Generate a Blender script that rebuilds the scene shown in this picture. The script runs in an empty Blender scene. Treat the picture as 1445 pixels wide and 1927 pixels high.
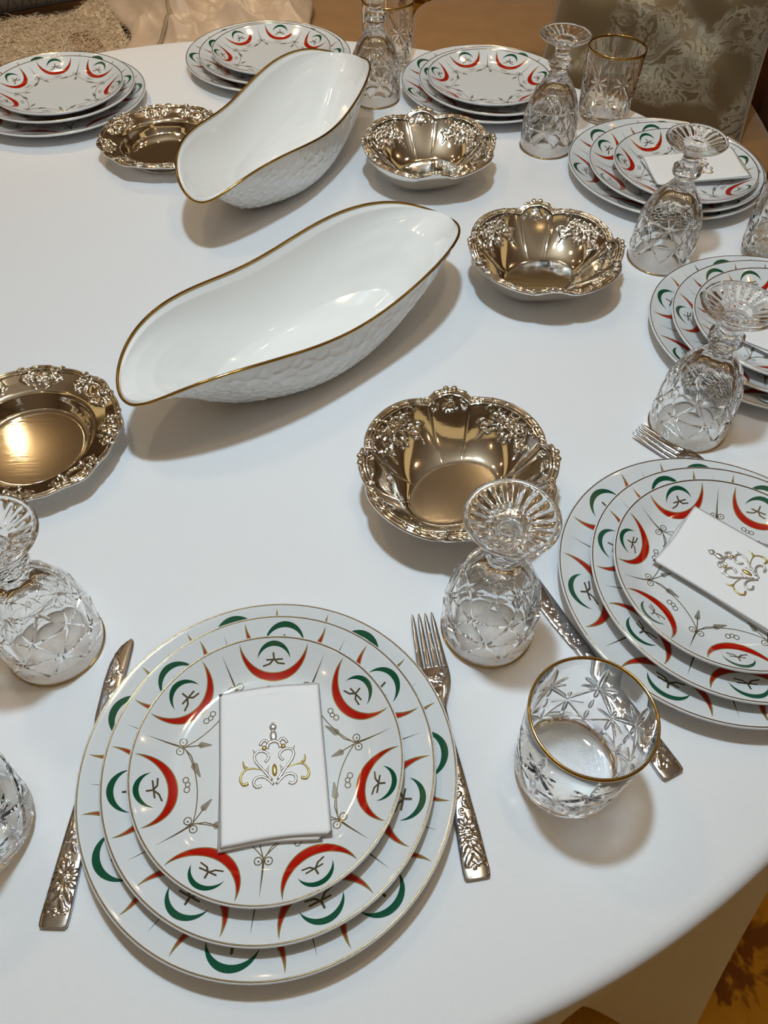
import bpy, bmesh, math, random
import numpy as np
from mathutils import Vector, Matrix
PI = math.pi
S = bpy.context.scene
C = S.collection

# ------------------------------------------------------------------ camera
cd = bpy.data.cameras.new('camera'); cam = bpy.data.objects.new('camera', cd); C.objects.link(cam)
CR = Vector((0.9997575, 0.0173998, 0.0134967)); CU = Vector((-0.0220208, 0.7899618, 0.6127605)); CF = Vector((0, 0.6129091, -0.7901534))
cam.matrix_world = Matrix(((CR.x, CU.x, -CF.x, 0), (CR.y, CU.y, -CF.y, 0), (CR.z, CU.z, -CF.z, 0.574498), (0, 0, 0, 1)))
cd.sensor_fit = 'VERTICAL'; cd.sensor_height = 36.0; cd.lens = 1467.1018 / 1927 * 36.0
cd.clip_start = 0.02
S.camera = cam

# ------------------------------------------------------------------ light
S.view_settings.view_transform = 'Standard'; S.view_settings.look = 'None'
S.view_settings.exposure = 0.0; S.view_settings.gamma = 1.0; S.view_settings.use_curve_mapping = False
w = bpy.data.worlds.new('room_air'); S.world = w; w.use_nodes = True
w.node_tree.nodes['Background'].inputs['Color'].default_value = (0.30, 0.22, 0.14, 1)
w.node_tree.nodes['Background'].inputs['Strength'].default_value = 0.15
def lamp(name, kind, loc, power, color, **kw):
    d = bpy.data.lights.new(name, kind); d.energy = power; d.color = color
    for k, v in kw.items(): setattr(d, k, v)
    o = bpy.data.objects.new(name, d); C.objects.link(o); o.location = loc
    return o
# bulbs of the pendant hanging over the table
KEY = (0.64, 0.84, 1.0)
for (x, y, z, p) in ((-0.07, 0.47, 1.32, 43), (0.20, 0.42, 1.33, 5), (-0.50, 0.80, 1.33, 5)):
    lamp('pendant_bulb', 'POINT', (x, y, z), p, KEY if p > 9 else (1.0, 0.72, 0.42), shadow_soft_size=0.042)
# small warm points added under the ceiling for sparkle, then warm ambient fill panels
for (x, y) in ((-1.6, 2.3), (-0.6, 2.4), (0.5, 2.3), (1.5, 2.2), (-1.7, 0.9), (1.6, 0.8), (-1.1, -0.5), (1.0, -0.6), (0.2, 1.75), (-0.9, 1.6)):
    lamp('glint_point', 'POINT', (x, y, 1.93), 1.0, (1.0, 0.75, 0.42), shadow_soft_size=0.02)
for (x, y, sx, sy) in ((0, 3.2, 4.4, .5), (0, -1.2, 4.4, .5), (-2.3, 1.0, .5, 3.6), (2.3, 1.0, .5, 3.6)):  # unseen warm panels below the ceiling, added as ambient fill
    lamp('ambient_fill', 'AREA', (x, y, 1.96), 2.8, (1.0, 0.71, 0.31), shape='RECTANGLE', size=sx, size_y=sy)
for (x, p) in ((-0.95, 52), (0.20, 17), (0.95, 28)):  # extra warm spots added to brighten the sofa, fur and far cloth
    lamp('sofa_fill', 'SPOT', (x, 2.12, 1.94), p, (1.0, 0.79, 0.56), spot_size=1.4, spot_blend=0.8, shadow_soft_size=0.03)
cy = S.cycles
cy.max_bounces = 24; cy.transmission_bounces = 20; cy.glossy_bounces = 8; cy.diffuse_bounces = 4; cy.transparent_max_bounces = 24
cy.caustics_reflective = True; cy.caustics_refractive = True; cy.blur_glossy = 0.3
cy.sample_clamp_indirect = 0.0
cy.use_denoising = True

# ------------------------------------------------------------------ helpers
def tag(o, label=None, cat=None, group=None, kind=None):
    if label: o['label'] = label
    if cat: o['category'] = cat
    if group: o['group'] = group
    if kind: o['kind'] = kind
    return o
def empty(name, loc=(0, 0, 0), rz=0.0):
    o = bpy.data.objects.new(name, None); C.objects.link(o); o.location = loc; o.rotation_euler = (0, 0, rz)
    o.empty_display_size = 0.02
    return o
def link(name, me, parent=None, loc=None, rz=None):
    o = bpy.data.objects.new(name, me); C.objects.link(o)
    if parent: o.parent = parent
    if loc is not None: o.location = loc
    if rz is not None: o.rotation_euler = (0, 0, rz)
    return o
class MB:
    """collects vertices and faces of one mesh"""
    def __init__(s): s.v = []; s.f = []; s.sm = []; s.mi = []
    def add(s, vs, fs, smooth=True, mi=0):
        b = len(s.v); s.v.extend([tuple(map(float, p)) for p in vs])
        for f in fs: s.f.append(tuple(int(i) + b for i in f)); s.sm.append(smooth); s.mi.append(mi)
    def grid(s, P, wu=False, wv=False, smooth=True, mi=0, flip=False):
        P = np.asarray(P, float); nu, nv = P.shape[:2]; fs = []
        for i in range(nu if wu else nu - 1):
            for j in range(nv if wv else nv - 1):
                a, b, c, d = i * nv + j, ((i + 1) % nu) * nv + j, ((i + 1) % nu) * nv + (j + 1) % nv, i * nv + (j + 1) % nv
                fs.append((a, d, c, b) if flip else (a, b, c, d))
        s.add(P.reshape(-1, 3), fs, smooth, mi)
    def lathe(s, prof, n=64, smooth=True, mi=0):
        t = np.linspace(0, 2 * PI, n, endpoint=False); prof = np.asarray(prof, float)
        P = np.stack([np.outer(np.cos(t), prof[:, 0]), np.outer(np.sin(t), prof[:, 0]), np.tile(prof[:, 1], (n, 1))], -1)
        s.grid(P, wu=True, smooth=smooth, mi=mi)
    def tube(s, pts, rad, n=8, closed=False, flat=1.0, mi=0, smooth=True):
        P = np.asarray(pts, float); m = len(P)
        rad = np.broadcast_to(np.asarray(rad, float), (m,))
        if closed: T = np.roll(P, -1, 0) - np.roll(P, 1, 0)
        else: T = np.gradient(P, axis=0)
        T /= np.linalg.norm(T, axis=1)[:, None] + 1e-12
        up = np.tile(np.array([0, 0, 1.0]), (m, 1))
        bad = np.abs(T[:, 2]) > 0.95; up[bad] = [1, 0, 0]
        A = np.cross(T, up); A /= np.linalg.norm(A, axis=1)[:, None]
        B = np.cross(A, T)
        t = np.linspace(0, 2 * PI, n, endpoint=False)
        G = P[:, None] + rad[:, None, None] * (np.cos(t)[None, :, None] * A[:, None] + flat * np.sin(t)[None, :, None] * B[:, None])
        s.grid(G, wu=closed, wv=True, smooth=smooth, mi=mi)
        if not closed:
            for e in (0, m - 1):
                s.add([*G[e], P[e]], [(k, (k + 1) % n, n) for k in range(n)], smooth, mi)
    def ell(s, c, r, n=12, m=7, rz=0.0, mi=0):
        t = np.linspace(0, 2 * PI, n, endpoint=False); p = np.linspace(-PI / 2, PI / 2, m)
        x = np.outer(np.cos(t), np.cos(p)) * r[0]; y = np.outer(np.sin(t), np.cos(p)) * r[1]; z = np.tile(np.sin(p), (n, 1)) * r[2]
        P = np.stack([c[0] + x * math.cos(rz) - y * math.sin(rz), c[1] + x * math.sin(rz) + y * math.cos(rz), c[2] + z], -1)
        s.grid(P, wu=True, mi=mi)
    def box(s, lo, hi, mi=0):
        x0, y0, z0 = lo; x1, y1, z1 = hi
        s.add([(x0, y0, z0), (x1, y0, z0), (x1, y1, z0), (x0, y1, z0), (x0, y0, z1), (x1, y0, z1), (x1, y1, z1), (x0, y1, z1)],
              [(0, 3, 2, 1), (4, 5, 6, 7), (0, 1, 5, 4), (1, 2, 6, 5), (2, 3, 7, 6), (3, 0, 4, 7)], False, mi)
    def mesh(s, name, mats, uv=None, attr=None, weld=1e-6):
        me = bpy.data.meshes.new(name)
        me.from_pydata(s.v, [], s.f)
        for m in (mats if isinstance(mats, (list, tuple)) else [mats]): me.materials.append(m)
        me.polygons.foreach_set('use_smooth', s.sm); me.polygons.foreach_set('material_index', s.mi)
        if uv is not None:
            l = me.uv_layers.new(name='UVMap'); vi = np.empty(len(me.loops), np.int32); me.loops.foreach_get('vertex_index', vi)
            l.data.foreach_set('uv', np.asarray(uv, np.float32)[vi].ravel())
        if attr is not None:
            for k, a in attr.items():
                at = me.attributes.new(k, 'FLOAT', 'POINT'); at.data.foreach_set('value', np.asarray(a, np.float32))
        bm = bmesh.new(); bm.from_mesh(me)
        bmesh.ops.remove_doubles(bm, verts=bm.verts, dist=weld)
        bmesh.ops.recalc_face_normals(bm, faces=bm.faces)
        bm.to_mesh(me); bm.free(); me.update()
        return me
    def obj(s, name, mats, parent=None, **kw):
        return link(name, s.mesh(name, mats, **kw), parent)

def smoothcurve(pts, n=6, closed=False):
    P = np.asarray(pts, float); out = []; m = len(P)
    for i in range(m if closed else m - 1):
        p0 = P[(i - 1) % m] if closed or i > 0 else 2 * P[0] - P[1]
        p1, p2 = P[i], P[(i + 1) % m]
        p3 = P[(i + 2) % m] if closed or i + 2 < m else 2 * P[-1] - P[-2]
        for k in range(n):
            t = k / n
            out.append(0.5 * (2 * p1 + (p2 - p0) * t + (2 * p0 - 5 * p1 + 4 * p2 - p3) * t * t + (3 * p1 - p0 - 3 * p2 + p3) * t ** 3))
    if not closed: out.append(P[-1])
    return np.array(out)
def normals(P, wu=False):
    du = (np.roll(P, -1, 0) - np.roll(P, 1, 0)) if wu else np.gradient(P, axis=0)
    dv = np.gradient(P, axis=1)
    N = np.cross(du, dv); return N / (np.linalg.norm(N, axis=-1, keepdims=True) + 1e-12)

# ------------------------------------------------------------------ materials
class NT:
    def __init__(s, name):
        s.m = bpy.data.materials.new(name); s.m.use_nodes = True; s.t = s.m.node_tree
        s.b = s.t.nodes['Principled BSDF']; s.out = s.t.nodes['Material Output']
    def n(s, t, **kw):
        x = s.t.nodes.new(t)
        for k, v in kw.items(): setattr(x, k, v)
        return x
    def l(s, a, b): s.t.links.new(a, b)
    def put(s, sock, v):
        if isinstance(v, bpy.types.NodeSocket): s.l(v, sock)
        elif v is not None: sock.default_value = v
    def M(s, op, a, b=None, c=None, clamp=False):
        x = s.n('ShaderNodeMath', operation=op, use_clamp=clamp)
        for i, v in enumerate((a, b, c)):
            if v is not None: s.put(x.inputs[i], v)
        return x.outputs[0]
    def mix(s, f, a, b):
        x = s.n('ShaderNodeMix', data_type='RGBA'); s.put(x.inputs[0], f); s.put(x.inputs[6], a); s.put(x.inputs[7], b); return x.outputs[2]
    def noise(s, scale, detail=3, rough=0.5, vec=None, dist=0.0, out='Fac'):
        x = s.n('ShaderNodeTexNoise'); x.inputs['Scale'].default_value = scale; x.inputs['Detail'].default_value = detail
        x.inputs['Roughness'].default_value = rough; x.inputs['Distortion'].default_value = dist
        if vec: s.l(vec, x.inputs['Vector'])
        return x.outputs[out]
    def coord(s, k='Object'): return s.n('ShaderNodeTexCoord').outputs[k]
    def mapping(s, vec, scale=(1, 1, 1), rot=(0, 0, 0)):
        x = s.n('ShaderNodeMapping'); s.l(vec, x.inputs[0]); x.inputs['Scale'].default_value = scale; x.inputs['Rotation'].default_value = rot
        return x.outputs[0]
    def ramp(s, f, stops):
        x = s.n('ShaderNodeValToRGB'); s.l(f, x.inputs[0])
        while len(x.color_ramp.elements) > 1: x.color_ramp.elements.remove(x.color_ramp.elements[-1])
        for i, (p, c) in enumerate(stops):
            e = x.color_ramp.elements[0] if i == 0 else x.color_ramp.elements.new(p)
            e.position = p; e.color = (*c, 1)
        return x.outputs[0]
    def bump(s, h, strength=0.3, dist=0.001):
        x = s.n('ShaderNodeBump'); x.inputs['Strength'].default_value = strength; x.inputs['Distance'].default_value = dist
        s.l(h, x.inputs['Height']); s.l(x.outputs[0], s.b.inputs['Normal'])
    def set(s, **kw):
        for k, v in kw.items(): s.put(s.b.inputs[k.replace('_', ' ')], v)
        return s
def rgb(*c): return (*c, 1)

def mat_print():
    k = NT('printed_porcelain'); M = k.M
    uv = k.coord('UV'); sp = k.n('ShaderNodeSeparateXYZ'); k.l(uv, sp.inputs[0])
    x, y = sp.outputs[0], sp.outputs[1]
    r = M('SQRT', M('ADD', M('MULTIPLY', x, x), M('MULTIPLY', y, y)))
    a = M('ARCTAN2', y, x); P = 2 * PI / 7
    def fold(shift):
        q = M('FLOOR', M('ADD', M('DIVIDE', M('ADD', a, shift), P), 0.5))
        t = M('SUBTRACT', M('ADD', a, shift), M('MULTIPLY', q, P))
        c = k.n('ShaderNodeCombineXYZ')
        k.l(M('MULTIPLY', M('MULTIPLY', r, M('SINE', t)), -1.0), c.inputs[0]); k.l(M('MULTIPLY', r, M('COSINE', t)), c.inputs[1])
        return c.outputs[0]
    pa, pb = fold(0.0), fold(P / 2)
    def circ(p, cx, cy, R):
        d = k.n('ShaderNodeVectorMath', operation='DISTANCE'); k.l(p, d.inputs[0]); d.inputs[1].default_value = (cx, cy, 0)
        return M('SUBTRACT', d.outputs['Value'], R)
    def seg(p, A, B, w0, w1=None):
        A = np.array(A); B = np.array(B); ab = B - A; L2 = float(ab @ ab)
        d = k.n('ShaderNodeVectorMath', operation='SUBTRACT'); k.l(p, d.inputs[0]); d.inputs[1].default_value = (A[0], A[1], 0)
        dt = k.n('ShaderNodeVectorMath', operation='DOT_PRODUCT'); k.l(d.outputs[0], dt.inputs[0]); dt.inputs[1].default_value = (ab[0] / L2, ab[1] / L2, 0)
        h = M('ADD', dt.outputs['Value'], 0.0, clamp=True)
        sc = k.n('ShaderNodeVectorMath', operation='SCALE'); sc.inputs[0].default_value = (ab[0], ab[1], 0); k.l(h, sc.inputs['Scale'])
        ds = k.n('ShaderNodeVectorMath', operation='DISTANCE'); k.l(d.outputs[0], ds.inputs[0]); k.l(sc.outputs[0], ds.inputs[1])
        wd = w0 if w1 is None else M('MULTIPLY_ADD', h, w1 - w0, w0)
        return M('SUBTRACT', ds.outputs['Value'], wd), h
    MIN = lambda *d: d[0] if len(d) == 1 else M('MINIMUM', d[0], MIN(*d[1:]))
    MAX = lambda p, q: M('MAXIMUM', p, q)
    neg = lambda d: M('MULTIPLY', d, -1.0)
    ins = lambda d: M('LESS_THAN', d, 0.0)
    ring = lambda d, wd: M('SUBTRACT', M('ABSOLUTE', d), wd)
    red = MAX(circ(pa, 0, .937, .272), neg(circ(pa, 0, 1.025, .288)))
    green = MAX(circ(pa, 0, .83, .129), neg(circ(pa, 0, .784, .138)))
    star = MIN(seg(pa, (-.004, .872), (0, .83), .0072)[0], seg(pa, (-.057, .826), (.066, .83), .0062)[0],
               seg(pa, (0, .832), (-.035, .797), .0068)[0], seg(pa, (-.035, .797), (-.083, .782), .0062)[0],
               seg(pa, (0, .832), (.03, .803), .0068)[0], seg(pa, (.03, .803), (.08, .796), .0062)[0])
    curl = MIN(ring(circ(pa, -.036, .607, .020), .0036), ring(circ(pa, .036, .607, .020), .0036), ring(circ(pa, 0, .597, .017), .0036))
    swag = MAX(ring(circ(pa, 0, 1.232, .70), .0038), circ(pa, 0, .56, .285))
    line = seg(pb, (0, .93), (0, .665), .0005, .0085)[0]
    spir = MIN(ring(circ(pb, -.036, .675, .026), .0038), ring(circ(pb, .036, .675, .026), .0038), circ(pb, -.033, .677, .007), circ(pb, .033, .677, .007))
    b1 = MIN(seg(pb, (0, .665), (-.05, .585), .0042)[0], seg(pb, (-.05, .585), (-.125, .53), .0042)[0])
    b2 = MIN(seg(pb, (0, .665), (.025, .585), .0042)[0], seg(pb, (.025, .585), (.045, .53), .0042)[0])
    def leaf(A, B, wd):
        d, h = seg(pb, A, B, wd, wd * .25)
        st = M('SINE', M('MULTIPLY', M('ADD', M('MULTIPLY', h, 1.0), M('MULTIPLY', d, 14.0)), 46.0))
        return MAX(d, M('MULTIPLY', M('SUBTRACT', st, .75), .012))
    lf = MIN(leaf((-.12, .533), (-.185, .47), .026), leaf((.044, .535), (.058, .465), .024))
    gold = MIN(star, curl, swag, line, spir, b1, b2, lf)
    edge = MAX(red, neg(M('ADD', red, .0075)))
    up = M('GREATER_THAN', r, 0.0)
    col = k.mix(ins(red), rgb(.69, .71, .72), rgb(.42, .006, .003))
    col = k.mix(ins(green), col, rgb(.004, .075, .035))
    gm = MAX(ins(gold), MAX(ins(edge), ins(ring(green, .0022))))
    goldonly = MAX(ins(gold), ins(edge))
    col = k.mix(ins(gold), col, rgb(.17, .135, .075)); col = k.mix(ins(edge), col, rgb(.42, .30, .10))
    k.set(Base_Color=col, Roughness=0.09, Metallic=M('MULTIPLY', goldonly, .55), Specular_IOR_Level=0.5, Coat_Weight=0.25, Coat_Roughness=0.03)
    return k.m
def mat_simple(name, col, rough=.5, metal=0.0, **kw):
    k = NT(name); k.set(Base_Color=rgb(*col), Roughness=rough, Metallic=metal, **kw); return k.m
def mat_porcelain():
    k = NT('white_porcelain'); k.set(Base_Color=rgb(.84, .84, .82), Roughness=.10, Coat_Weight=.3, Coat_Roughness=.03); return k.m
def mat_glass():
    k = NT('cut_crystal'); t = k.t
    k.set(Base_Color=rgb(.985, .99, .985), Roughness=0.0, IOR=1.5); k.b.inputs['Transmission Weight'].default_value = 1.0
    return k.m
def mat_silver(name='antique_silver'):
    k = NT(name); at = k.n('ShaderNodeAttribute', attribute_name='patina')
    co = k.coord(); nz = k.noise(60, 4, .6, co); sc = k.noise(30, 3, .7, k.mapping(co, (1, 14, 1), (0, 0, .6)))
    base = k.mix(at.outputs['Fac'], rgb(.80, .775, .73), rgb(.07, .062, .055))
    rg = k.M('ADD', k.M('MULTIPLY', sc, .07), k.M('MULTIPLY', at.outputs['Fac'], .25))
    k.set(Base_Color=base, Metallic=1.0, Roughness=k.M('ADD', rg, .03))
    k.bump(sc, .05, .0006)
    return k.m
def mat_steel():
    k = NT('polished_steel'); at = k.n('ShaderNodeAttribute', attribute_name='patina')
    base = k.mix(at.outputs['Fac'], rgb(.50, .48, .48), rgb(.08, .07, .07))
    k.set(Base_Color=base, Metallic=1.0, Roughness=.13); return k.m
def mat_gold(): return mat_simple('gold_rim_lustre', (.48, .31, .10), .14, 1.0)
def mat_cloth(name, col, scale=1.0, bump=.25):
    k = NT(name); co = k.coord()
    wa = k.n('ShaderNodeTexWave', wave_type='BANDS', bands_direction='X'); wa.inputs['Scale'].default_value = 420 * scale; wa.inputs['Distortion'].default_value = 1.5; k.l(co, wa.inputs['Vector'])
    wb = k.n('ShaderNodeTexWave', wave_type='BANDS', bands_direction='Y'); wb.inputs['Scale'].default_value = 420 * scale; wb.inputs['Distortion'].default_value = 1.5; k.l(co, wb.inputs['Vector'])
    soft = k.noise(9, 4, .6, co); slub = k.noise(160, 2, .6, k.mapping(co, (1, .12, 1)))
    h = k.M('ADD', k.M('MULTIPLY', k.M('ADD', wa.outputs['Fac'], wb.outputs['Fac']), .45), k.M('MULTIPLY', k.M('ADD', slub, k.M('MULTIPLY', soft, 6.0)), 1.4))
    v = k.M('MULTIPLY_ADD', slub, .06, .97)
    c = k.mix(v, rgb(*[q * .9 for q in col]), rgb(*col))
    k.set(Base_Color=c, Roughness=.85, Sheen_Weight=.15); k.bump(h, bump, .0004)
    return k.m
PRINT = mat_print(); PORC = mat_porcelain(); GLASS = mat_glass(); SILVER = mat_silver(); STEEL = mat_steel(); GOLD = mat_gold()
PLATE_GOLD = mat_simple('plate_gold_line', (.34, .245, .12), .2, 1.0)
PLATE_PLAIN = mat_simple('plate_glaze', (.74, .75, .76), .09)
CLOTH = mat_cloth('white_table_linen', (.80, .80, .81))
NAPKIN = mat_cloth('white_napkin_cotton', (.84, .84, .84), 1.6, .2)
TH_SILVER = mat_simple('silver_thread', (.62, .60, .58), .35, .85); TH_GOLD = mat_simple('gold_thread', (.55, .42, .16), .35, .85)

# ------------------------------------------------------------------ setting
def struct(name, mb, m): return tag(mb.obj(name, m), kind='structure')
k = NT('golden_carpet'); co = k.coord()
n1 = k.noise(7, 4, .6, k.mapping(co, (1, .45, 1), (0, 0, .5)), 1.2); n2 = k.noise(260, 2, .6, co); n3 = k.noise(2.2, 2, .5, co)
c = k.ramp(n1, [(0, (.20, .06, .008)), (.40, (.28, .10, .014)), (.44, (.74, .36, .03)), (.7, (.80, .42, .045)), (1, (.55, .31, .08))])
k.set(Base_Color=c, Roughness=.95); k.bump(n2, .5, .004); CARPET = k.m
k = NT('beige_wall_paint'); nz = k.noise(40, 3, .5, k.coord()); k.set(Base_Color=rgb(.30, .21, .12), Roughness=.8); k.bump(nz, .1, .001); WALL = k.m
CEIL = mat_simple('ceiling_paint', (.42, .33, .22), .9)
FZ = -0.74; CZ = 2.0
m = MB(); m.box((-3, -2.2, FZ - .05), (3, 4, FZ)); struct('floor', m, CARPET)
m = MB(); m.box((-3, -2.2, CZ), (3, 4, CZ + .05)); struct('ceiling', m, CEIL)
m = MB(); m.box((-3, 4, FZ), (3, 4.05, CZ)); struct('wall_back', m, WALL)
m = MB(); m.box((-3, -2.25, FZ), (3, -2.2, CZ)); struct('wall_front', m, WALL)
m = MB(); m.box((-3.05, -2.2, FZ), (-3, 4, CZ)); struct('wall_left', m, WALL)
m = MB(); m.box((3, -2.2, FZ), (3.05, 4, CZ)); struct('wall_right', m, WALL)

# table under its cloth
TC = (-0.1755, 0.749); TR = 0.7525
tb = empty('dining_table', (TC[0], TC[1], FZ)); tag(tb, 'round dining table hidden beneath the white tablecloth', 'table')
WOOD = mat_simple('dark_table_wood', (.16, .08, .04), .4)
m = MB(); m.lathe([(0, .735), (.74, .735), (.745, .732), (.745, .712), (.74, .709), (0, .709)], 96); m.obj('tabletop', WOOD, tb)
m = MB(); m.lathe([(0, .709), (.12, .709), (.06, .62), (.05, .25), (.09, .12), (.30, .03), (.31, 0), (0, 0)], 48); m.obj('pedestal', WOOD, tb)

nt, rows = 416, []
th = np.linspace(0, 2 * PI, nt, endpoint=False)
rng = np.random.default_rng(3)
fold = .5 + .5 * np.cos(13 * (th + math.radians(48)) + .35 * np.sin(3 * (th + math.radians(48)))) 
hem = -.42 - .20 * fold + .03 * np.sin(4 * th + .9)
prof = [(.0, 0), (.25, 0), (.45, 0), (.60, 0), (.70, 0), (TR - .012, 0), (TR - .006, -.0008), (TR - .002, -.003), (TR + .001, -.007), (TR + .0025, -.014)]
for rr, zz in prof: rows.append(np.stack([rr * np.cos(th), rr * np.sin(th), np.full(nt, zz)], -1))
for q in np.linspace(.06, 1, 22):
    rr = TR + .003 + .128 * q ** 1.1 * fold ** 1.3 ; zz = -.014 + (hem + .014) * q
    rr = np.maximum(rr, TR + .003)
    rows.append(np.stack([rr * np.cos(th), rr * np.sin(th), zz], -1))
P = np.stack(rows, 1)
m = MB(); m.grid(P, wu=True)
cl = m.obj('tablecloth', CLOTH); cl.location = (TC[0], TC[1], 0)
tag(cl, 'white linen tablecloth covering the round table and falling in folds', 'tablecloth')

# ------------------------------------------------------------------ plates
PP = [(0, .0075), (.3, .0075), (.55, .0075), (.66, .0077), (.70, .0083), (.75, .0098), (.80, .0120), (.85, .0145), (.90, .0172), (.95, .0199), (.978, .0216), (.990, .0221)]
PU = [(.997, .0217), (1.0, .0209), (.9995, .0199), (.996, .0191), (.985, .0182), (.93, .0160), (.86, .0122), (.78, .0082), (.72, .0056), (.66, .0040), (.60, .0032), (.595, .0004), (.585, 0), (.555, 0), (.545, .0004), (.54, .0036), (.3, .0040), (0, .0040)]
def plate_mesh(R):
    m = MB(); m.lathe([(r * R, z) for r, z in PP], 128, mi=0)
    m.lathe([(.990 * R, .0221)] + [(r * R, z) for r, z in PU], 128, mi=1)
    return m.mesh('plate_body', [PRINT, PLATE_PLAIN], uv=np.array([(p[0] / R, p[1] / R) for p in m.v]))
def rim_mesh(R):
    m = MB(); d_ = .0006
    m.lathe([(R - .0021, .0218), (R - .0019, .02225), (R - .0015, .0224), (R - .0011, .0222), (R - .0010, .0216)], 128)
    return m.mesh('gold_rim', PLATE_GOLD)
SIZES = {'charger': .135, 'dinner': .1178, 'salad': .0961}
PM = {k_: (plate_mesh(R), rim_mesh(R)) for k_, R in SIZES.items()}
Z0 = {'charger': .0002, 'dinner': .0084, 'salad': .0166}
WORD = {'charger': ('charger_plate', 'largest plate, bottom of'), 'dinner': ('dinner_plate', 'middle-sized plate, second in'), 'salad': ('salad_plate', 'smallest plate, on top of')}
stacks = [
 ('the nearest stack of crescent-patterned plates', dict(charger=(-.0781, .1968, 6.9), dinner=(-.077, .198, 38.2), salad=(-.078, .197, 41.5))),
 ('the crescent-patterned stack right behind the short tumbler', dict(charger=(.2848, .3673, 32.4), dinner=(.2935, .366, 7.0), salad=(.289, .366, 4.7))),
 ('the crescent-patterned stack at the right edge behind a goblet foot', dict(charger=(.4272, .7014, 49.9), dinner=(.432, .697, 14.7), salad=(.430, .692, 46.7))),
 ('the upper right stack carrying a sideways napkin', dict(charger=(.3804, 1.0488, 29.3), dinner=(.388, 1.036, 44.9), salad=(.396, 1.022, 13.5))),
 ('the far crescent-patterned stack beyond the farthest fluted silver bowl', dict(charger=(.1472, 1.2943, 42.4), dinner=(.157, 1.283, 9.4), salad=(.148, 1.275, 10.5))),
 ('the far stack between the cream bag and boat bowl', dict(charger=(-.2058, 1.376, 29.5), dinner=(-.199, 1.366, 6.6), salad=(-.198, 1.360, 34.9))),
 ('the far left stack in front of the fur throw', dict(charger=(-.5146, 1.2242, 13.8), dinner=(-.513, 1.230, 18.1), salad=(-.503, 1.216, 7.0))),
]
for desc, d in stacks:
    for kind, (x, y, ph) in d.items():
        nm, wd = WORD[kind]
        p = empty(nm, (x, y, Z0[kind]), math.radians(ph)); tag(p, wd + ' ' + desc, 'plate', 'crescent patterned plates')
        link('plate_body', PM[kind][0], p); link('gold_rim', PM[kind][1], p)

# ------------------------------------------------------------------ boat bowls
BP = [0.21039, 0.08181, 0.00017, 9e-05, 0.00292, 0.001, 0.00463, 0.00204, -0.00158, 0.00149, 0.08521, -0.00363, 0.00202, -0.0081, -0.00058]
def boat_meshes():
    nt = 560; t = np.linspace(0, 2 * PI, nt, endpoint=False)
    wv = BP[0] * np.cos(t) + 1j * BP[1] * np.sin(t)
    for i, kk in enumerate([-5, -3, 3, 5]): wv = wv + (BP[2 + 2 * i] + 1j * BP[3 + 2 * i]) * np.exp(1j * kk * t)
    zr = BP[10] + BP[11] * np.cos(2 * t) + BP[12] * np.sin(2 * t) + BP[13] * np.cos(4 * t) + BP[14] * np.sin(4 * t)
    base = .070 * np.cos(t) + 1j * .034 * np.sin(t)
    nphi = 84; ph = np.linspace(0, PI / 2, nphi)
    g = np.sin(ph) ** .92; hz = (1 - np.cos(ph)) ** 1.0
    def surf(inset, zb):
        W = base[:, None] + (wv - base)[:, None] * g[None]
        ce = (np.cos(t) ** 2)[:, None]
        Z = zb + (zr - zb)[:, None] * ((1 - ce) * hz[None] + ce * np.interp(g, [0, .2, .38, .52, .64, .78, .9, 1], [0, .06, .2, .42, .64, .84, .95, 1])[None])
        P = np.stack([W.real, W.imag, Z], -1)
        if inset: P = P + NN * inset * np.minimum(1, (PI / 2 - ph) / .12)[None, :, None]
        return P
    P0 = surf(0, 0.0); N0 = normals(P0, True)
    if (N0[10, 40] @ np.array([P0[10, 40, 0], P0[10, 40, 1], -.05])) < 0: N0 = -N0
    NN = -N0
    rg = np.random.default_rng(5)
    # hammered dents on the outside
    fl = P0[:, 4:-3].reshape(-1, 3); cen = fl[rg.choice(len(fl), 620, replace=False)]
    for _ in range(3):
        idx = ((cen ** 2).sum(1)[None] - 2 * fl @ cen.T).argmin(1)
        cnt = np.bincount(idx, minlength=620)[:, None] + 1e-9
        cen = np.stack([np.bincount(idx, fl[:, q], minlength=620) for q in range(3)], -1) / cnt
    fa = P0.reshape(-1, 3)
    fa = fa.astype(np.float32); ce32 = cen.astype(np.float32)
    D = np.sqrt(np.maximum((fa ** 2).sum(1)[:, None] + (ce32 ** 2).sum(1)[None] - 2 * fa @ ce32.T, 0)); D = np.sort(np.partition(D, 1, axis=1)[:, :2], axis=1)
    dent = (np.clip((D[:, 1] - D[:, 0]) / .0045, 0, 1) ** .8).reshape(nt, nphi)
    fade = np.clip((PI / 2 - ph) / .18, 0, 1) * np.clip(ph / .1, 0, 1)
    PO = P0 - N0 * (dent * .0014 * fade[None])[..., None]
    PI_ = surf(.0045, 0.0)
    m = MB(); m.grid(PO, wu=True)
    mi_ = PI_.copy(); m.grid(mi_, wu=True)
    for Q in (PO, PI_):
        c = Q[:, 0].mean(0); m.add([*Q[:, 0], c], [(i, (i + 1) % nt, nt) for i in range(nt)])
    body = m.mesh('bowl_body', PORC)
    m = MB(); rim = P0[:, -1] + np.array([0, 0, .0002]); m.tube(rim, .0016, 8, True, flat=.9)
    return body, m.mesh('gold_rim', GOLD)
BB = boat_meshes()
for loc, rz, lb in (((-.08599, .66433, .0003), .78888, 'white porcelain boat-shaped serving bowl, nearer of the two, with gold rim'),
                    ((-.14673, 1.04218, .0003), 1.18556, 'white porcelain boat-shaped serving bowl, farther of the two, touching the small silver dish')):
    b = empty('boat_bowl', loc, rz); tag(b, lb, 'bowl', 'white boat-shaped bowls'); link('bowl_body', BB[0], b); link('gold_rim', BB[1], b)

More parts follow.
